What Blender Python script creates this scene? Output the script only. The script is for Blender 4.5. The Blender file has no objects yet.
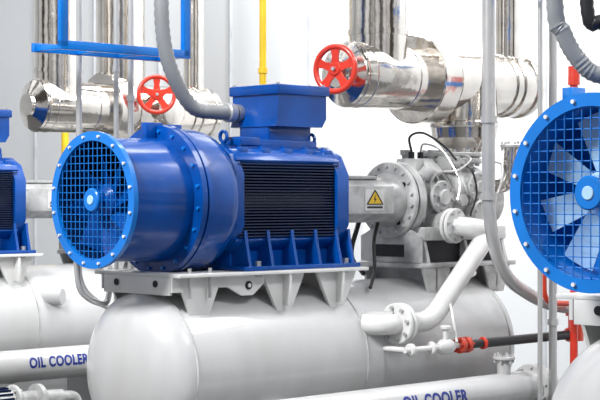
import bpy, bmesh, math, random
from mathutils import Vector, Matrix
random.seed(4)
rad=math.radians
sc=bpy.context.scene
sc.view_settings.view_transform='Standard'

# plant frame: u = along the machine axes, v = across the row of machines, w = height over shaft
SHAFT_H=2.1
FR=Matrix.Translation((-1.294,10,SHAFT_H))@Matrix.Rotation(rad(44),4,'Z')
def L(p): return Vector((p[0],-p[1],p[2]))

# ---------------------------------------------------------------- materials
def mat(name,col,rough=.5,metal=0,coat=0,var=.08,vscale=3,bump=0,bscale=40,col2=None,stretch=None,crough=.06,spec=.5):
    m=bpy.data.materials.new(name); m.use_nodes=True
    nt=m.node_tree; n=nt.nodes; l=nt.links
    b=n['Principled BSDF']
    b.inputs['Roughness'].default_value=rough; b.inputs['Metallic'].default_value=metal
    b.inputs['Specular IOR Level'].default_value=spec
    b.inputs['Coat Weight'].default_value=coat; b.inputs['Coat Roughness'].default_value=crough
    tc=n.new('ShaderNodeTexCoord')
    src=tc.outputs['Object']
    if stretch:
        mp=n.new('ShaderNodeMapping'); mp.inputs['Scale'].default_value=stretch; l.new(src,mp.inputs['Vector']); src=mp.outputs['Vector']
    ns=n.new('ShaderNodeTexNoise'); ns.inputs['Scale'].default_value=vscale; ns.inputs['Detail'].default_value=6
    l.new(src,ns.inputs['Vector'])
    r=n.new('ShaderNodeValToRGB')
    c2=col2 or tuple(max(0,c*(1-var*3)) for c in col)
    r.color_ramp.elements[0].position=.3; r.color_ramp.elements[0].color=(*c2,1)
    r.color_ramp.elements[1].position=.6; r.color_ramp.elements[1].color=(*col,1)
    l.new(ns.outputs['Fac'],r.inputs['Fac']); l.new(r.outputs['Color'],b.inputs['Base Color'])
    if bump:
        n2=n.new('ShaderNodeTexNoise'); n2.inputs['Scale'].default_value=bscale; n2.inputs['Detail'].default_value=3
        l.new(tc.outputs['Object'],n2.inputs['Vector'])
        bp=n.new('ShaderNodeBump'); bp.inputs['Strength'].default_value=bump; bp.inputs['Distance'].default_value=.01
        l.new(n2.outputs['Fac'],bp.inputs['Height']); l.new(bp.outputs['Normal'],b.inputs['Normal'])
    return m
BLUE=mat('blue_paint',(.0008,.066,.33),.22,coat=.25,var=.12,bump=.05,bscale=22,spec=.3)
BLUEB=mat('bright_blue_paint',(.003,.17,.60),.25,coat=.3,var=.06,spec=.35)
BLUEP=mat('pale_cap_lit_blade',(.42,.66,.90),.3,coat=.4,var=.1)  # pale hub cap colour; on the blades, light put into the colour
NAVY=mat('navy_fin_cowl_shade',(.002,.012,.055),.35,coat=.2,spec=.3)  # dark navy of the fins; also shade put into the cowl lining
DARK=mat('recess_shade',(.005,.006,.012),.6)  # near-black colour standing in for shade in holes, gaps and recesses
WHITE=mat('machine_white_paint',(.74,.74,.73),.35,coat=.3,var=.07,bump=.05)
GREYP=mat('grey_cast_paint',(.55,.555,.55),.36,coat=.35,var=.18,vscale=6,bump=.25,bscale=60)
TANK=mat('tank_paint',(.51,.515,.52),.30,coat=.6,var=.05,vscale=2,bump=.05,bscale=9,col2=(.45,.45,.445),stretch=(1.5,1.5,.6))
STEEL=mat('stainless_cladding',(.80,.76,.71),.14,metal=1,var=.06,vscale=5,bump=.5,bscale=6)
PIPE=mat('galvanised_pipe',(.58,.58,.58),.26,metal=.5,var=.05)
CONDUIT=mat('grey_flex_conduit',(.22,.23,.24),.42,var=.05)
BLACK=mat('black_rubber',(.012,.012,.014),.4)
RED=mat('red_paint',(.62,.035,.016),.3,coat=.4,var=.08)
ORANGE=mat('orange_red_paint',(.60,.045,.015),.35,coat=.4)
YELLOW=mat('yellow_paint',(.88,.58,.02),.4)
TXT=mat('blue_lettering',(.006,.025,.24),.45)
WALL=mat('wall_paint',(.74,.76,.78),.7,var=.015,vscale=.6)
WALL2=mat('wall_paint_bright',(.9,.9,.9),.7,var=.01)
SEAM=mat('panel_seam',(.55,.57,.60),.6)
FLOOR=mat('concrete_floor',(.13,.13,.13),.5,var=.1,vscale=1.5)
BOLT=mat('zinc_bolt',(.55,.55,.55),.35,metal=.6)

# ---------------------------------------------------------------- mesh builder
def catmull(P,n=8):
    P=[Vector(p) for p in P]; Q=[P[0]*2-P[1]]+P+[P[-1]*2-P[-2]]; out=[]
    for i in range(1,len(Q)-2):
        a,b,c,d=Q[i-1:i+3]
        for k in range(n):
            t=k/n
            out.append(.5*((2*b)+(c-a)*t+(2*a-5*b+4*c-d)*t*t+(3*b-a-3*c+d)*t**3))
    out.append(P[-1]); return out
def fillet(P,r,n=8):
    P=[Vector(p) for p in P]; out=[P[0]]
    for i in range(1,len(P)-1):
        a,b,c=P[i-1],P[i],P[i+1]
        d1=(a-b); d2=(c-b); k=min(r,d1.length*.49,d2.length*.49)
        s=b+d1.normalized()*k; e=b+d2.normalized()*k
        for j in range(n+1):
            t=j/n; out.append((1-t)**2*s+2*t*(1-t)*b+t*t*e)
    out.append(P[-1]); return out
class B:
    def __init__(s): s.bm=bmesh.new(); s.mats=[]
    def mi(s,m):
        if m not in s.mats: s.mats.append(m)
        return s.mats.index(m)
    def f(s,vs,m):
        try:
            fc=s.bm.faces.new(vs); fc.material_index=s.mi(m); return fc
        except ValueError: return None
    def sweep(s,rings,m,caps=True):
        bv=[[s.bm.verts.new(p) for p in r] for r in rings]
        for a,b in zip(bv,bv[1:]):
            if len(a)==1 and len(b)==1: continue
            N=max(len(a),len(b))
            for i in range(N):
                j=(i+1)%N
                if len(a)==1: s.f([a[0],b[j],b[i]],m)
                elif len(b)==1: s.f([a[i],a[j],b[0]],m)
                else: s.f([a[i],a[j],b[j],b[i]],m)
        if caps:
            if len(bv[0])>2: s.f(bv[0],m)
            if len(bv[-1])>2: s.f(bv[-1],m)
    def lathe(s,o,d,prof,m,seg=40,caps=True,rot=0):
        o=L(o); d=L(d).normalized()
        up=Vector((0,0,1)) if abs(d.z)<.9 else Vector((1,0,0))
        x=d.cross(up).normalized(); y=x.cross(d)
        R=[]
        for t,r in prof:
            c=o+d*t
            if r<=1e-6: R.append([c])
            else: R.append([c+x*r*math.cos(rot+2*math.pi*i/seg)+y*r*math.sin(rot+2*math.pi*i/seg) for i in range(seg)])
        s.sweep(R,m,caps)
    def cyl(s,a,b,r,m,seg=20,r2=None):
        d=[b[i]-a[i] for i in range(3)]; ln=math.sqrt(sum(q*q for q in d))
        s.lathe(a,d,[(0,r),(ln,r if r2 is None else r2)],m,seg)
    def flange(s,o,d,r,t,m,bolts=0,rb=None,bs=.014,seg=36,bm=None):
        e=min(.008,t*.25)
        s.lathe(o,d,[(0,0),(0,r-e),(e,r),(t-e,r),(t,r-e),(t,0)],m,seg)
        if bolts:
            s.bolts(o,d,rb or r*.84,bolts,bs,-.02,m if bm is None else bm)
            D=Vector(d).normalized(); o2=tuple(Vector(o)+D*t)
            s.bolts(o2,d,rb or r*.84,bolts,bs,.02,m if bm is None else bm)
    def bolts(s,o,d,R,n,br,bl,m,ph=.2):
        o=L(o); dd=L(d).normalized()
        up=Vector((0,0,1)) if abs(dd.z)<.9 else Vector((1,0,0))
        x=dd.cross(up).normalized(); y=x.cross(dd)
        for i in range(n):
            a=ph+2*math.pi*i/n
            c=o+x*R*math.cos(a)+y*R*math.sin(a)
            rr=[[c+dd*t+x*br*math.cos(k*math.pi/3)+y*br*math.sin(k*math.pi/3) for k in range(6)] for t in (0,bl)]
            s.sweep(rr,m)
    def tube(s,P,r,m,seg=14,mode='f',fr=.15,ribs=0):
        pts=[L(p) for p in P]
        pts=fillet(pts,fr) if mode=='f' else catmull(pts,10)
        if ribs:
            out=[pts[0]]
            for a,b in zip(pts,pts[1:]):
                k=max(1,int((b-a).length/ribs))
                for j in range(1,k+1): out.append(a.lerp(b,j/k))
            pts=out
        q=[pts[0]]
        for p in pts[1:]:
            if (p-q[-1]).length>1e-4: q.append(p)
        pts=q
        t=(pts[1]-pts[0]).normalized()
        x=t.orthogonal().normalized(); R=[]
        for i,p in enumerate(pts):
            if i==0: tt=t
            elif i==len(pts)-1: tt=(pts[i]-pts[i-1]).normalized()
            else: tt=((pts[i+1]-pts[i]).normalized()+(pts[i]-pts[i-1]).normalized()).normalized()
            x=(x-tt*x.dot(tt)).normalized(); y=tt.cross(x)
            r2=r*(1.0 if (not ribs or i%2) else .9)
            R.append([p+x*r2*math.cos(2*math.pi*k/seg)+y*r2*math.sin(2*math.pi*k/seg) for k in range(seg)])
        s.sweep(R,m)
    def torus(s,o,d,R,r,m,seg=48,ms=10,sq=1):
        o=L(o); d=L(d).normalized()
        up=Vector((0,0,1)) if abs(d.z)<.9 else Vector((1,0,0))
        x=d.cross(up).normalized(); y=x.cross(d)
        rings=[]
        for i in range(seg):
            a=2*math.pi*i/seg; e=x*math.cos(a)+y*math.sin(a)
            rings.append([s.bm.verts.new(o+e*(R+r*math.cos(2*math.pi*k/ms))+d*r*sq*math.sin(2*math.pi*k/ms)) for k in range(ms)])
        for i in range(seg):
            A=rings[i]; C=rings[(i+1)%seg]
            for k in range(ms):
                s.f([A[k],C[k],C[(k+1)%ms],A[(k+1)%ms]],m)
    def box(s,a,b,m,bev=.006,pre=None):
        c=L([(a[i]+b[i])/2 for i in range(3)]); z=[abs(b[i]-a[i]) for i in range(3)]
        M=Matrix.Translation(c)
        if pre: M=M@pre
        M=M@Matrix.Diagonal((*z,1))
        r=bmesh.ops.create_cube(s.bm,size=1,matrix=M)
        vs=r['verts']; fs={f for v in vs for f in v.link_faces}
        for f_ in fs: f_.material_index=s.mi(m)
        if bev:
            es={e for v in vs for e in v.link_edges}
            bmesh.ops.bevel(s.bm,geom=list(es),offset=min(bev,min(z)*.3),segments=2,affect='EDGES',profile=.5,material=-1)
    def prism(s,poly,plane,lo,hi,m):
        def P(p,h):
            if plane=='uw': return L((p[0],h,p[1]))
            if plane=='vw': return L((h,p[0],p[1]))
            return L((p[0],p[1],h))
        s.sweep([[P(p,lo) for p in poly],[P(p,hi) for p in poly]],m)
    def make(s,name,off=(0,0,0),sharp=35,parent=None):
        bm=s.bm
        bmesh.ops.recalc_face_normals(bm,faces=bm.faces[:])
        lo=Vector([min(v.co[i] for v in bm.verts) for i in range(3)]); hi=Vector([max(v.co[i] for v in bm.verts) for i in range(3)])
        c=(lo+hi)/2
        bmesh.ops.translate(bm,verts=bm.verts[:],vec=-c)
        me=bpy.data.meshes.new(name); bm.to_mesh(me); bm.free()
        for m in s.mats: me.materials.append(m)
        for p in me.polygons: p.use_smooth=True
        me.set_sharp_from_angle(angle=rad(sharp))
        ob=bpy.data.objects.new(name,me); sc.collection.objects.link(ob)
        ob.matrix_world=FR@Matrix.Translation(L(off)+c)
        return ob

def text_on_tube(b,txt,size,uc,vc,wc,R,th0,m,sx=.9):
    cu=bpy.data.curves.new('t','FONT'); cu.body=txt; cu.size=size; cu.align_x='CENTER'; cu.align_y='CENTER'; cu.offset=.0048
    cu.space_character=1.08
    o=bpy.data.objects.new('t',cu); sc.collection.objects.link(o)
    dg=bpy.context.evaluated_depsgraph_get()
    me=bpy.data.meshes.new_from_object(o.evaluated_get(dg))
    bpy.data.objects.remove(o); bpy.data.curves.remove(cu)
    t=bmesh.new(); t.from_mesh(me); bpy.data.meshes.remove(me)
    for k in range(-9,10):
        bmesh.ops.bisect_plane(t,geom=t.verts[:]+t.edges[:]+t.faces[:],plane_co=(0,k*size*.06,0),plane_no=(0,1,0))
    t.verts.index_update()
    vs=[]
    for v in t.verts:
        th=th0+v.co.y/R
        vs.append(b.bm.verts.new(L((uc+v.co.x*sx,vc+(R+.002)*math.cos(th),wc+(R+.002)*math.sin(th)))))
    for f in t.faces: b.f([vs[v.index] for v in f.verts],m)
    t.free()

# ---------------------------------------------------------------- electric motor with fan cowl
def motor(off,bright=False):  # bright: light is put into the colour of the cowl interior and blades
    b=B(); P=BLUEB if bright else BLUE
    U=(1,0,0)
    ir=.372
    b.lathe((0,0,0),U,[(-.012,ir),(-.012,.43),(.022,.43),(.022,ir),(-.012,ir)],BLUEB,72,caps=False)
    b.bolts((-.012,0,0),U,.402,16,.010,-.012,WHITE)
    b.lathe((0,0,0),U,[(.02,.385),(.10,.388),(.50,.40),(.50,.37),(.02,.372)],P,72,caps=False)
    b.lathe((0,0,0),U,[(.02,.371),(.50,.369)],(BLUEB if bright else NAVY),72,caps=False)  # navy lining puts the inner shade of the cowl into its colour
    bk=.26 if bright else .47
    b.lathe((0,0,0),U,[(bk,.0),(bk,.37)],(BLUEB if bright else DARK),48,caps=False)  # added backing disc, near-black for shade inside; blue on the lit copy
    b.lathe((0,0,0),U,[(.49,.38),(.49,.485),(.53,.485),(.53,.462),(.545,.462),(.545,.485),(.58,.485),(.58,.465),(.76,.462),(.82,.45),(.86,.41),(.87,.30)],P,72,caps=True)
    b.bolts((.49,0,0),U,.445,20,.012,-.014,BLUEB)
    b.box((.40,-.03,.385),(.54,.03,.50),P); 
    b.box((.58,-.05,.45),(.68,.05,.49),P)
    n=8; st=.046
    for i in range(-n,n+1):
        q=i*st
        if abs(q)>=ir: continue
        h=math.sqrt((ir+.012)**2-q*q)
        wr=.0028
        b.cyl((0.0,q,-h),(0.0,q,h),wr,BLUEB,6)
        b.cyl((0.006,-h,q),(0.006,h,q),wr,BLUEB,6)
    b.flange((-.02,0,0),U,.075,.03,BLUEB,0)
    b.flange((-.026,0,0),U,.03,.01,BLUEP,0)
    b.lathe((0,0,0),U,[(.06,0),(.06,.06),(.09,.10),(.24,.10),(.24,0)],P if not bright else BLUEP,32)
    b.cyl((.24,0,0),(.47,0,0),.04,BOLT,16)
    nb=8
    for k in range(nb):
        a0=2*math.pi*k/nb+.3
        grid=[]
        for i in range(7):
            r=.09+i*(.355-.09)/6; ch=(.12+.04*i/6) if bright else (.19+.05*i/6); tw=rad((44 if bright else 58)-22*i/6)
            row=[]
            for j in range(6):
                t=(j/5-.5)*ch; cam=.012*(1-(2*j/5-1)**2)
                du=t*math.cos(tw)+cam; tn=t*math.sin(tw)/r
                if bright: du,tn=t*math.sin(tw)*.7+cam,t*math.cos(tw)/r
                a=a0+tn
                row.append((.13+du*.7,r*math.cos(a),r*math.sin(a)))
            grid.append(row)
        V=[[b.bm.verts.new(L(p)) for p in row] for row in grid]
        W_=[[b.bm.verts.new(L((p[0]+.006,p[1],p[2]))) for p in row] for row in grid]
        m_=BLUEP if bright else BLUE
        for i in range(6):
            for j in range(5):
                b.f([V[i][j],V[i][j+1],V[i+1][j+1],V[i+1][j]],m_)
                b.f([W_[i][j],W_[i+1][j],W_[i+1][j+1],W_[i][j+1]],m_)
        for j in range(5):
            b.f([V[6][j],V[6][j+1],W_[6][j+1],W_[6][j]],m_)
        for i in range(6):
            b.f([V[i][0],V[i+1][0],W_[i+1][0],W_[i][0]],m_); b.f([V[i][5],V[i+1][5],W_[i+1][5],W_[i][5]],m_)
    # stator body
    u0,u1=.86,1.88
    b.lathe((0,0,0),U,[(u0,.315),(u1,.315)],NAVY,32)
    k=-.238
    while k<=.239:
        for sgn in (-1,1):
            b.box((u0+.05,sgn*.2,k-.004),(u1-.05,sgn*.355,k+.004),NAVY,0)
        for lo,hi in ((.2,.355),(-.33,-.2)):
            b.box((u0+.05,k-.004,lo),(u1-.05,k+.004,hi),BLUE,0)
        k+=.0198
    oct_=[(.38,.17),(.31,.30),(.17,.37),(-.17,.37),(-.31,.30),(-.38,.17),(-.38,-.17),(-.30,-.30),(-.17,-.36),(.17,-.36),(.30,-.30),(.38,-.17)]
    b.prism(oct_,'vw',u0,u0+.07,P); b.prism(oct_,'vw',u1-.09,u1+.02,P)
    b.prism([(x*.86,y*.86) for x,y in oct_],'vw',u1+.02,u1+.05,P)
    b.lathe((u1+.05,0,0),U,[(0,.27),(.05,.20),(.075,.18)],P,40)
    b.bolts((u1+.02,0,0),U,.33,10,.014,.02,P)
    for sv in (-1,1):
        for sw in (-1,1):
            pre=Matrix.Rotation(rad(45),4,'X')
            c=(sv*.272,sw*.262)
            b.box((u0+.03,c[0]-.055,c[1]-.055),(u1-.03,c[0]+.055,c[1]+.055),P,.01,pre)
    for uu in (1.0,1.2,1.4,1.6,1.78):
        b.box((uu-.04,.20,.285),(uu+.04,.30,.345),P,.01)
        b.cyl((uu,.25,.34),(uu,.25,.36),.014,P,6)
    for uu in (.97,1.78):
        b.torus((uu,.13,.42),(1,0,0),.035,.012,P,20,8); b.cyl((uu,.13,.35),(uu,.13,.39),.018,P,10)
    b.box((1.22,-.17,.33),(1.80,.17,.41),P,.01)
    b.box((1.36,-.15,.40),(1.76,.15,.52),P,.01)
    b.prism([(1.35,.50),(1.79,.50),(1.83,.56),(1.83,.72),(1.37,.72),(1.37,.56)],'uw',-.23,.23,P)
    b.box((1.35,-.25,.715),(1.85,.25,.785),P,.012)
    for uu in (1.38,1.81):
        for vv in (-.22,.22): b.cyl((uu,vv,.78),(uu,vv,.797),.012,BOLT,6)
    b.cyl((1.33,-.16,.60),(1.38,-.16,.60),.06,BOLT,20)
    b.box((1.02,.10,.36),(1.20,.24,.42),P,.01)
    for sv in (-1,1):
        a,c=sorted((sv*.22,sv*.42))
        b.box((.90,a,-.462),(1.98,c,-.432),P,.006)
        b.prism([(.98,-.30),(1.9,-.30),(1.94,-.435),(.94,-.435)],'uw',sv*.25,sv*.275,P)
        for uu in (.96,1.16,1.38,1.6,1.80,1.92):
            b.prism([(sv*.20,-.25),(sv*.36,-.20),(sv*.37,-.27),(sv*.41,-.435),(sv*.20,-.435)],'vw',uu-.012,uu+.012,P)
        for uu in (1.06,1.88): b.cyl((uu,sv*.37,-.435),(uu,sv*.37,-.40),.022,BOLT,6)
    for uu in (.95,1.85): b.box((uu-.03,-.25,-.46),(uu+.03,.25,-.33),P)
    return b.make('electric_motor',off)

# ---------------------------------------------------------------- vessel under the motor
TW=-1.10; TR=.52
def tank(off):
    b=B()
    prof=[]
    for i in range(17):
        a=math.pi/2*i/16; prof.append((.42-.27*math.cos(a),TR*math.sin(a)))
    u1=3.5
    prof+= [(2.0,TR)]
    for i in range(17):
        a=math.pi/2*(1-i/16); prof.append((u1+.27*math.cos(a),TR*math.sin(a)))
    b.lathe((0,0,TW),(1,0,0),prof,TANK,96)
    for uu in (.42,u1,1.95): b.torus((uu,0,TW),(1,0,0),TR,.007,GREYP,96,8)
    for uu in (.95,3.0):
        pts=[]
        for i in range(13):
            a=rad(210+120*i/12); pts.append((.54*math.cos(a),TW+.54*math.sin(a)))
        pts+=[(.44,-2.08),(-.44,-2.08)]
        b.prism(pts,'vw',uu-.07,uu+.07,TANK); b.box((uu-.12,-.48,-2.1),(uu+.12,.48,-2.07),TANK)
    b.cyl((2.05,.38,-.84),(2.16,.56,-.84),.07,TANK,24)
    b.cyl((3.2,0,-.62),(3.2,0,-.54),.09,TANK,24); b.flange((3.2,0,-.54),(0,0,1),.15,.03,TANK,8)
    b.box((1.02,.48,-1.42),(1.22,.535,-1.34),WHITE)
    return b.make('pressure_tank',off)
def base(off):
    b=B(); m=WHITE
    b.box((.34,-.34,-.485),(2.0,.34,-.463),m,.004)
    b.box((.34,-.34,-.60),(.36,.34,-.485),m,.004)
    for sv in (-1,1):
        a,c=sorted((sv*.33,sv*.44))
        b.box((.34,a,-.487),(2.04,c,-.463),m,.004)
        b.prism([(.34,-.48),(1.12,-.48),(1.12,-.545),(1.02,-.62),(.92,-.62),(.80,-.56),(.72,-.56),(.64,-.74),(.50,-.76),(.42,-.58),(.34,-.58)],'uw',sv*.345,sv*.365,m)
        for uc in (1.30,1.80):
            b.prism([(uc-.19,-.485),(uc+.19,-.485),(uc+.17,-.53),(uc+.06,-.74),(uc-.06,-.74),(uc-.17,-.53)],'uw',sv*.34,sv*.365,m)
            b.box((uc-.012,min(sv*.36,sv*.43),-.70),(uc+.012,max(sv*.36,sv*.43),-.485),m,.003)
        b.cyl((.98,sv*.365,-.555),(.98,sv*.372,-.555),.028,DARK,18)
        b.cyl((.98,sv*.372,-.555),(.98,sv*.378,-.555),.014,m,18)
        for uu in (1.06,1.88): b.cyl((uu,sv*.37,-.50),(uu,sv*.37,-.485),.025,BOLT,6)
    for uu in (.57,1.30,1.80):
        pts=[(-.36,-.487),(.36,-.487),(.36,-.70)]
        for i in range(9):
            a=rad(46+88*i/8); pts.append((.522*math.cos(a),TW+.522*math.sin(a)))
        pts+=[(-.36,-.70)]
        b.prism(pts,'vw',uu-.012,uu+.012,m)
    for vv in (-.2,.2): b.cyl((.338,vv,-.53),(.332,vv,-.53),.022,DARK,18)
    for uu in (.45,.62): b.cyl((uu,.40,-.62),(uu,.40,-.43),.012,BOLT,10)
    return b.make('motor_support_frame',off)

# ---------------------------------------------------------------- compressor
def compressor(off):
    b=B(); m=GREYP; U=(1,0,0)
    b.lathe((0,0,0),U,[(2.01,.205),(2.04,.205),(2.04,.165),(2.6,.165),(2.68,.20),(2.74,.20)],m,40)
    for a in (-.17,.17): b.box((2.05,a-.012 if a>0 else a,-.10),(2.58,a+.01,.10),m,.004)
    b.box((2.06,-.09,.15),(2.5,.09,.175),m)
    b.box((2.27,.178,-.075),(2.47,.184,.075),WHITE,0)
    b.prism([(2.29,-.03),(2.45,-.03),(2.37,.07)],'uw',.184,.187,YELLOW)
    for A,C in (((2.29,-.03),(2.45,-.03)),((2.45,-.03),(2.37,.07)),((2.37,.07),(2.29,-.03))):
        b.cyl((A[0],.187,A[1]),(C[0],.187,C[1]),.005,BLACK,6)
    b.prism([(2.375,.04),(2.355,.0),(2.37,.0),(2.36,-.022),(2.385,.008),(2.37,.008)],'uw',.187,.189,BLACK)
    b.box((2.29,.184,-.06),(2.45,.186,-.045),BLACK,0)
    b.flange((2.70,0,0),U,.285,.04,m,18,.25,.015); b.flange((2.755,0,0),U,.285,.045,m,18,.25,.013)
    b.lathe((2.745,0,0),U,[(0,.272),(.015,.272)],DARK,36)
    for k in range(4):
        a=k*math.pi/2+.6; b.cyl((2.695,.2*math.cos(a),.2*math.sin(a)),(2.705,.2*math.cos(a),.2*math.sin(a)),.02,DARK,14)
    b.lathe((2.79,0,0),U,[(0,.285),(.03,.285),(.05,.235),(.30,.225),(.32,.26)],m,48)
    b.flange((3.10,-.0,.0),U,.275,.04,m,16,.245,.013); b.flange((3.15,0,0),U,.275,.035,m,16,.245,.013)
    b.lathe((3.16,.07,.03),U,[(0,.22),(.42,.215)],m,40)
    b.lathe((3.16,-.10,-.05),U,[(0,.20),(.42,.20)],m,40)
    b.flange((3.56,-.01,0),U,.27,.035,m,16,.24,.013); b.flange((3.605,-.01,0),U,.27,.04,m,16,.24,.013)
    b.lathe((3.63,0,0),U,[(0,.22),(.18,.215),(.24,.16),(.26,0)],m,40)
    b.bolts((3.81,0,0),U,.18,8,.012,.03,m)
    b.lathe((3.42,0,.12),(0,0,1),[(0,.22),(.12,.17),(.17,.17)],m,40)
    b.flange((3.42,0,.28),(0,0,1),.24,.04,m,12,.21,.015); b.flange((3.42,0,.33),(0,0,1),.24,.035,m,12,.21,.012)
    b.cyl((3.0,.12,.02),(3.0,.27,.02),.10,m,28); b.flange((3.0,.26,.02),(0,1,0),.125,.03,m,8,.10,.012,bm=BOLT)
    b.flange((3.0,.29,.02),(0,1,0),.06,.03,m)
    b.cyl((3.0,.12,-.17),(3.0,.33,-.17),.085,m,28)
    b.cyl((3.34,.15,.10),(3.34,.33,.10),.085,m,28); b.flange((3.34,.32,.10),(0,1,0),.115,.03,m,8,.093,.012,bm=BOLT)
    b.flange((3.34,.35,.10),(0,1,0),.05,.03,m)
    b.cyl((3.34,.18,-.10),(3.34,.36,-.10),.07,m,24); b.flange((3.34,.36,-.10),(0,1,0),.10,.025,m,6,.08,.012,bm=BOLT)
    b.cyl((3.17,.18,.0),(3.17,.33,.0),.035,m,16); b.flange((3.17,.33,.0),(0,1,0),.05,.02,BOLT,0,seg=6)
    b.box((2.86,-.06,.20),(3.06,.14,.31),m,.01)
    for uu in (2.90,3.0): b.cyl((uu,.06,.31),(uu,.06,.36),.024,BLACK,14)
    b.box((3.14,.10,.20),(3.26,.24,.33),m,.01); b.cyl((3.20,.24,.27),(3.20,.30,.27),.035,BOLT,16)
    for uu,vv in ((3.02,-.1),(3.22,.0)):
        b.cyl((uu,vv,.18),(uu,vv,.34),.035,m,16); b.cyl((uu,vv,.34),(uu,vv,.38),.05,m,6)
    b.lathe((2.93,.13,.15),(.2,.7,.7),[(0,.06),(.12,.06),(.12,.08),(.15,.08),(.15,0)],m,20)
    for uu in (2.88,2.96,3.04): b.prism([(-.24,0),(-.2,.17),(-.08,.255),(.08,.255),(.2,.17),(.24,0),(.2,-.17),(-.2,-.17)],'vw',uu-.008,uu+.008,m)
    for uu in (3.24,3.32,3.40,3.50): b.prism([(-.27,-.05),(-.2,.16),(.0,.255),(.16,.245),(.26,.14),(.30,0),(.2,-.2),(-.2,-.25)],'vw',uu-.008,uu+.008,m)
    # steel elbow at the discharge end
    b.tube([(3.72,.14,.10),(3.72,.34,.12),(3.72,.36,.42)],.06,STEEL,24,'f',.15); b.flange((3.72,.36,.40),(0,0,1),.09,.03,BOLT,6,.075,.01)
    # stand
    b.box((2.80,-.28,-.30),(3.75,.28,-.20),m,.01)
    b.box((2.72,-.32,-.50),(3.82,.32,-.465),m,.006)
    for uu in (2.82,3.28,3.72): b.prism([(-.26,-.29),(.26,-.29),(.31,-.47),(-.31,-.47)],'vw',uu-.015,uu+.015,m)
    b.box((2.84,-.26,-.46),(3.72,.22,-.30),DARK,0)  # dark block put in for the shade inside the stand
    for sv in (-1,1):
        for uc in (2.9,3.6):
            b.prism([(uc-.16,-.49),(uc+.16,-.49),(uc+.08,-.70),(uc-.08,-.70)],'uw',sv*.29,sv*.31,m)
    for uc in (2.9,3.6): b.prism([(-.31,-.49),(.31,-.49),(.31,-.665),(-.31,-.665)],'vw',uc-.01,uc+.01,m)
    b.prism([(-.30,-.46),(-.30,-.27),(-.2,-.22),(.2,-.22),(.30,-.27),(.30,-.46)],'vw',2.73,2.755,m)
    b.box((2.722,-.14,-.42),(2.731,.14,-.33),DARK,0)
    b.tube([(2.9,.25,.12),(2.9,.32,.2),(3.1,.34,.22),(3.25,.34,.3),(3.3,.25,.34)],.009,PIPE,8,'c')
    b.tube([(3.4,.4,-.05),(3.5,.42,.1),(3.6,.36,.26),(3.7,.2,.3)],.009,PIPE,8,'c')
    b.tube([(2.90,.06,.36),(2.86,.08,.47),(2.97,.12,.50),(3.12,.2,.40),(3.17,.27,.30)],.009,BLACK,8,'c')
    b.tube([(3.0,.06,.36),(3.0,.1,.42),(3.1,.2,.36),(3.12,.34,.15),(3.08,.36,.0)],.008,PIPE,8,'c')
    b.tube([(3.2,.30,.27),(3.22,.38,.22),(3.25,.40,.05),(3.2,.38,-.12)],.008,BLACK,8,'c')
    return b.make('screw_compressor',off)

# ---------------------------------------------------------------- clad suction line
def header(off,extra=False):
    b=B(); m=STEEL; W0=.91; U=(1,0,0)
    b.lathe((0,0,W0),U,[(2.16,0),(2.16,.10),(2.19,.105),(2.24,.225),(2.26,.235),(3.02,.235)],m,56)
    for uu in (2.27,2.36,2.82): b.torus((uu,0,W0),U,.235,.006,m,56,8)
    b.lathe((0,0,W0),U,[(2.98,.22),(2.98,.325),(2.99,.335),(3.17,.335),(3.18,.325),(3.18,.24)],m,64)
    b.lathe((0,0,W0),U,[(3.17,.245),(4.28,.245),(4.30,.235),(4.30,0)],m,56)
    for uu in (3.28,3.95,4.05,4.22): b.torus((uu,0,W0),U,.246,.007,m,56,8)
    ru=2.50 if extra else 2.60
    b.lathe((ru,0,W0+.02),(0,0,1),[(0,.215),(.28,.215),(.28,.225),(.32,.225),(.32,.215),(3.0,.215)],m,56)
    b.lathe((3.58,0,W0),(0,0,-1),[(0,.26),(.30,.26),(.31,.272),(.34,.272),(.35,.26),(.43,.25),(.51,.17),(.54 if not extra else .47,.17)],m,56)
    b.lathe((4.12,0,W0),(0,0,1),[(0,.10),(3.0,.10)],m,32)
    if extra:
        b.lathe((3.22,0,W0+.02),(0,0,1),[(0,.23),(3.0,.23)],m,56)
        b.lathe((3.6,.0,W0),(0,1,0),[(0,.16),(.30,.16),(.32,.12),(.32,0)],m,32)
    return b.make('steel_clad_suction_pipe',off,sharp=30)

def handwheel(c,d,R,off=(0,0,0),stem=.15):
    b=B(); D=Vector(d).normalized()
    b.torus(c,d,R,.021,RED,48,12)
    b.flange(tuple(Vector(c)-D*.02),d,.05,.05,RED,0,seg=20)
    b.cyl(tuple(Vector(c)-D*.04),tuple(Vector(c)+D*.0),.014,BOLT,10)
    b.cyl(c,tuple(Vector(c)+D*stem),.018,BOLT,12)
    b.cyl(tuple(Vector(c)+D*stem*.5),tuple(Vector(c)+D*stem),.045,STEEL,16)
    d_=L(d).normalized(); up=Vector((0,0,1)); x=d_.cross(up).normalized(); y=x.cross(d_)
    for k in range(5):
        a=2*math.pi*k/5+.3; e=x*math.cos(a)+y*math.sin(a); t=-x*math.sin(a)+y*math.cos(a)
        c0=L(c); rr=[]
        for q,wd in ((.03,.034),(R*.55,.024),(R,.04)):
            p=c0+e*q
            rr.append([p+t*wd+d_*.008,p-t*wd+d_*.008,p-t*wd-d_*.008,p+t*wd-d_*.008])
        b.sweep(rr,RED)
    return b.make('valve_handwheel',off)

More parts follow.
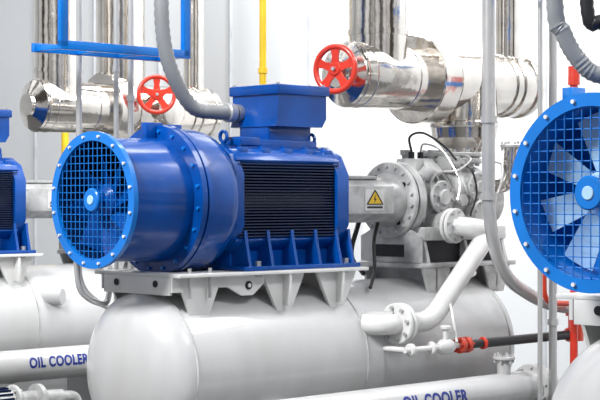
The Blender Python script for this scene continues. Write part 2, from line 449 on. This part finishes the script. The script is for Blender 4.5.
def oil_cooler(off,tu=2.12,sx=.9):
    b=B(); vc,wc,R=.86,-1.365,.125
    b.lathe((0,vc,wc),(1,0,0),[(-.2,0),(-.19,.09),(-.14,R),(3.3,R)],TANK,48)
    b.flange((3.3,vc,wc),(1,0,0),.17,.04,TANK,10,.148,.011); b.flange((3.345,vc,wc),(1,0,0),.17,.04,TANK,0)
    b.lathe((3.38,vc,wc),(1,0,0),[(0,R),(.12,R),(.18,.08),(.19,0)],TANK,40)
    text_on_tube(b,'OIL COOLER',.118,tu,vc,wc,R,.15,TXT,sx)
    for uu in (.3,2.8):
        b.box((uu-.03,vc-.10,-2.1),(uu+.03,vc+.10,wc-.10),TANK)
    b.cyl((3.0,vc,wc+.1),(3.0,vc,wc+.22),.05,TANK,20); b.flange((3.0,vc,wc+.22),(0,0,1),.08,.025,TANK,6,.065,.009)
    return b.make('oil_cooler',off)

def discharge(off):
    b=B(); m=WHITE
    b.tube([(3.02,.33,-.19),(3.05,.52,-.20),(3.22,.55,-.23),(2.50,.60,-.86),(2.24,.58,-.86)],.072,m,24,'f',.13)
    b.flange((2.16,.575,-.86),(1,-.05,0),.145,.035,m,8,.115,.014,bm=BOLT); b.flange((2.205,.573,-.86),(1,-.05,0),.145,.035,m,8,.115,.014,bm=BOLT)
    b.tube([(2.18,.575,-.86),(2.06,.57,-.86),(1.98,.44,-.86)],.072,m,20,'f',.1)
    b.flange((3.01,.34,-.19),(.05,1,0),.13,.03,m,8,.105,.012,bm=BOLT); b.flange((3.01,.38,-.19),(.05,1,0),.13,.03,m,8,.105,.012,bm=BOLT)
    return b.make('discharge_pipe',off)

R_OFF=(-.363,4.03,0)
units=[(0,0,0),(0,-3.9,0),R_OFF]
for i,o in enumerate(units):
    hi=(o[0],o[1],o[2]+(.03 if i==2 else 0))
    tank(o)
    motor(hi,bright=(i==2)); base(hi); compressor(hi)
    header((o[0],o[1],-.06 if i==1 else 0),extra=(i==1))
    if i!=1: discharge(o)
    oil_cooler(o,1.82 if i==1 else 2.12,.82 if i==1 else .9)
handwheel((2.05,.10,.93),(1,-.25,0),.16)
handwheel((3.25,.50,.97),(.5,-.85,0),.165,off=(0,-3.9,0),stem=.3)

# ---------------------------------------------------------------- conduits and pipe runs
def single(name,fn,off=(0,0,0)):
    b=B(); fn(b); return b.make(name,off)
single('flexible_conduit',lambda b:(b.tube([(1.33,-.16,.60),(1.15,-.17,.60),(.98,-.2,.63),(.82,-.2,.82),(.735,-.2,1.05),(.71,-.2,1.35),(.72,-.2,1.9),(.72,-.2,2.6)],.052,CONDUIT,18,'c',ribs=.02),
     b.flange((1.25,-.165,.60),(1,0,0),.066,.07,BOLT,0)))
single('flexible_conduit',lambda b:(b.tube([(1.33,-.16,.63),(1.127,-.44,.60),(.94,-.62,.62),(.868,-.69,.69),(.81,-.746,.83),(.778,-.778,1.05),(.77,-.78,2.4)],.045,CONDUIT,18,'c',ribs=.02)),R_OFF)
single('black_conduit',lambda b:b.tube([(1.34,.08,.69),(1.15,-.25,.72),(1.0,-.52,.80),(.93,-.60,.88),(.88,-.66,1.02),(.87,-.66,2.4)],.036,BLACK,18,'c',ribs=.02),R_OFF)
single('blue_cable_tray',lambda b:(b.box((.10,-.52,.985),(1.2,-.48,1.045),BLUEB,.004),b.box((.10,-.52,1.0),(.16,-.48,2.7),BLUEB,.004),
     b.box((1.14,-.52,1.0),(1.2,-.48,2.7),BLUEB,.004),b.box((.10,-.82,.985),(1.2,-.78,1.045),BLUEB,.004),
     [b.box((q,-.8,.99),(q+.03,-.5,1.02),BLUEB,.002) for q in (.12,.45,.8,1.15)]))
single('blue_cable_tray',lambda b:(b.box((2.9,.98,1.45),(3.45,1.02,1.52),BLUEB,.004),b.box((2.9,1.28,1.45),(3.45,1.32,1.52),BLUEB,.004),
     b.box((3.42,.98,1.47),(3.46,1.02,2.8),BLUEB,.004),[b.box((q,1.0,1.46),(q+.03,1.3,1.49),BLUEB,.002) for q in (2.95,3.2,3.4)]))
def vpipe(name,u,v,lo,hi,r,m,clips=()):
    b=B(); b.cyl((u,v,lo),(u,v,hi),r,m,18)
    for c in clips: b.lathe((u,v,c),(0,0,1),[(0,r),(0,r*1.35),(.04,r*1.35),(.04,r)],m,18,caps=False)
    return b.make(name)
b=B(); b.tube([(.55,-.9,2.7),(.55,-.9,-.62),(.75,-.75,-.78),(1.1,-.4,-.72)],.021,PIPE,12,'f',.2)
b.make('steel_riser_pipe')
vpipe('steel_riser_pipe',.87,-.9,-2.1,2.7,.018,PIPE,(.9,))
vpipe('steel_riser_pipe',1.0,-.9,-2.1,2.7,.022,PIPE,(.7,))
vpipe('yellow_gas_pipe',2.55,-1.2,-2.1,2.8,.028,YELLOW,(1.0,))
b=B(); b.tube([(4.09,-6,3.5),(4.09,-6,-.3),(6.18,-6,-.3)],.04,YELLOW,16); b.make('yellow_gas_pipe')
b=B(); b.tube([(2.9,.8,2.6),(2.9,.8,-.15),(3.05,.8,-.55),(3.6,.8,-.80),(4.6,.8,-.85)],.047,PIPE,20,'f',.3)
for c in (.55,.0): b.lathe((2.9,.8,c),(0,0,1),[(0,.047),(0,.06),(.05,.06),(.05,.047)],PIPE,20,caps=False)
b.make('steel_conduit_pipe')
vpipe('steel_riser_pipe',3.16,1.06,-2.1,2.7,.018,PIPE,(.3,-.4))
vpipe('steel_riser_pipe',3.31,1.06,-2.1,2.7,.030,PIPE,(.5,-.9))
b=B(); b.cyl((3.78,.9,-2.1),(3.78,.9,.98),.03,RED,18); b.cyl((3.78,.9,.86),(3.78,.9,1.0),.045,RED,18); b.box((3.70,.85,.70),(3.86,.95,.84),BLUEB); b.make('red_fire_pipe')
b=B(); b.tube([(3.35,.95,-.5),(3.35,.95,-.75),(3.9,.95,-.78)],.02,ORANGE,12); b.tube([(3.45,.95,.0),(3.45,.95,-.76)],.014,RED,10); b.make('red_instrument_pipe')
b=B(); y=.72; w=-1.03
b.cyl((2.10,y,w),(2.66,y,w),.020,WHITE,14)
b.flange((2.14,y,w),(1,0,0),.045,.04,WHITE,0,seg=16); b.flange((2.36,y,w),(1,0,0),.045,.03,WHITE,0,seg=16)
b.lathe((2.44,y,w),(1,0,0),[(0,.03),(.05,.055),(.12,.055),(.17,.03)],WHITE,18)
b.cyl((2.525,y,w),(2.525,y,w+.13),.02,WHITE,12); b.flange((2.525,y,w+.12),(0,0,1),.04,.03,WHITE,0,seg=8)
b.cyl((2.12,y,w),(2.12,.51,w),.02,WHITE,12)
b.flange((2.66,y,w),(1,0,0),.058,.05,ORANGE,6,.045,.008); b.flange((2.73,y,w),(1,0,0),.058,.04,ORANGE,6,.045,.008)
b.cyl((2.76,y,w),(2.93,y,w),.030,BLACK,16); b.flange((2.92,y,w),(1,0,0),.045,.03,RED,0,seg=16)
b.cyl((2.95,y,w),(4.1,y,w),.035,BLACK,16)
b.flange((3.95,y,w),(1,0,0),.055,.04,ORANGE,0,seg=16); b.cyl((4.05,y,w-.05),(4.05,y,w+.18),.06,ORANGE,18); b.flange((4.05,y,w+.16),(0,0,1),.085,.03,ORANGE,6,.07,.01)
b.make('drain_line_with_valves')
b=B(); b.tube([(3.25,.34,-.50),(3.1,.5,-.55),(2.75,.55,-.62),(2.62,.70,-.8),(2.6,.76,-1.0)],.010,WHITE,8,'c')
b.make('white_sensor_cable')
b=B(); b.tube([(2.6,.0,-.16),(2.45,.1,-.3),(2.35,.2,-.5),(2.2,.30,-.62)],.014,BLACK,8,'c')
b.tube([(2.5,-.1,-.16),(2.42,-.1,-.4),(2.6,-.15,-.55)],.018,BLACK,8,'c')
b.make('black_sensor_cable')
b=B(); b.tube([(.2,-.45,-.40),(.22,-.42,-.60),(.40,-.40,-.68),(.52,-.5,-.5),(.6,-.6,-.4)],.02,PIPE,10,'c')
b.make('grey_hose')
b=B(); b.tube([(3.7,1.0,-.5),(3.75,1.0,-.9),(3.95,1.0,-1.2),(4.1,1.0,-1.5),(4.1,1.0,-2.1)],.018,WHITE,10,'c')
b.make('grey_hose')
# oil pump beside the far unit
b=B(); pv,pw=1.32,-1.60
b.lathe((.75,pv,pw),(1,0,0),[(0,0),(0,.09),(.02,.11),(.35,.11),(.37,.08)],GREYP,28); b.flange((1.12,pv,pw),(1,0,0),.14,.035,GREYP,8,.115,.012)
b.lathe((1.15,pv,pw),(1,0,0),[(0,.08),(.2,.08),(.2,.13),(.24,.13),(.24,.075),(.45,.07),(.45,0)],GREYP,28)
for k in range(18):
    a=k*math.pi/9; b.box((.8,pv+.115*math.cos(a)-.004,pw+.115*math.sin(a)-.004),(1.08,pv+.115*math.cos(a)+.004,pw+.115*math.sin(a)+.012),NAVY,0)
b.box((.75,pv-.12,-2.1),(1.6,pv+.12,pw-.10),GREYP)
b.tube([(1.6,pv,pw),(1.75,pv,pw),(1.75,pv,-2.1)],.05,GREYP,16)
b.make('oil_pump',(0,-3.9,0))

# ---------------------------------------------------------------- room
def slab(name,a,bb,m,bev=0):
    b=B(); b.box(a,bb,m,bev); return b.make(name)
slab('floor',(-14,-14,-2.3),(6.2,12,-2.1),FLOOR)
slab('wall_back',(6.2,-14,-2.1),(6.4,12,5),WALL)
slab('wall_left',(-8,-14.2,-2.1),(6.2,-14,5),WALL)
slab('wall_pilaster',(5.85,-3.26,-2.1),(6.2,-2.46,5),WALL2)
i=1
for vv in (-12.2,-10.9,-9.6,-8.3,-7.0,-5.7,-4.4,-1.2,.1,1.4):
    slab('trim_%d'%i,(6.17,vv-.015,-2.1),(6.2,vv+.015,5),SEAM); i+=1
slab('baseboard_back',(6.17,-14,-2.1),(6.2,12,-1.95),SEAM)

# ---------------------------------------------------------------- light
w=bpy.data.worlds.new('world'); sc.world=w; w.use_nodes=True
nt=w.node_tree; n=nt.nodes; l=nt.links; bg=n['Background']
tc=n.new('ShaderNodeTexCoord'); mp=n.new('ShaderNodeMapping'); mp.inputs['Scale'].default_value=(1.6,1.6,.6); mp.inputs['Location'].default_value=(.3,.1,0)
ns=n.new('ShaderNodeTexNoise'); ns.inputs['Scale'].default_value=2.8; ns.inputs['Detail'].default_value=2  # made-up light and dark patches for the steel to reflect
cr=n.new('ShaderNodeValToRGB'); cr.color_ramp.elements[0].position=.45; cr.color_ramp.elements[0].color=(.06,.052,.046,1)
cr.color_ramp.elements[1].position=.56; cr.color_ramp.elements[1].color=(1.3,1.32,1.35,1)
l.new(tc.outputs['Generated'],mp.inputs['Vector']); l.new(mp.outputs['Vector'],ns.inputs['Vector']); l.new(ns.outputs['Fac'],cr.inputs['Fac'])
sx=n.new('ShaderNodeSeparateXYZ'); l.new(tc.outputs['Generated'],sx.inputs[0])
mr=n.new('ShaderNodeMapRange'); mr.inputs['From Min'].default_value=-.25; mr.inputs['From Max'].default_value=.45; mr.inputs['To Min'].default_value=.07; mr.inputs['To Max'].default_value=1.0
l.new(sx.outputs['Z'],mr.inputs['Value']); l.new(mr.outputs['Result'],bg.inputs['Strength'])
l.new(cr.outputs['Color'],bg.inputs['Color'])
def area(name,loc,tgt,size,e,col=(1,1,1)):
    d=bpy.data.lights.new(name,'AREA'); d.size=size; d.energy=e; d.color=col
    o=bpy.data.objects.new(name,d); sc.collection.objects.link(o); o.location=loc
    o.rotation_euler=(Vector(tgt)-Vector(loc)).to_track_quat('-Z','Y').to_euler()
area('ceiling_lamp',(-4.5,5.5,7.5),(0,11,1.5),1.6,1050)
area('area_light_2',(5,6,8),(1,12,1.5),1.4,330)  # area light from the upper right, aimed at the machines
area('wall_fill_light',(0,14,8),(1,20,2),4,650)  # unseen light added to brighten the back wall
area('area_light_4',(5,12,8),(6,16,2),3,360)  # area light high up by the right part of the back wall
# ---------------------------------------------------------------- camera
cd=bpy.data.cameras.new('camera'); cd.lens=96; cd.sensor_width=36; cd.clip_end=200
cam=bpy.data.objects.new('camera',cd); sc.collection.objects.link(cam)
cam.location=(0,0,SHAFT_H); cam.rotation_euler=(rad(90),0,0); sc.camera=cam
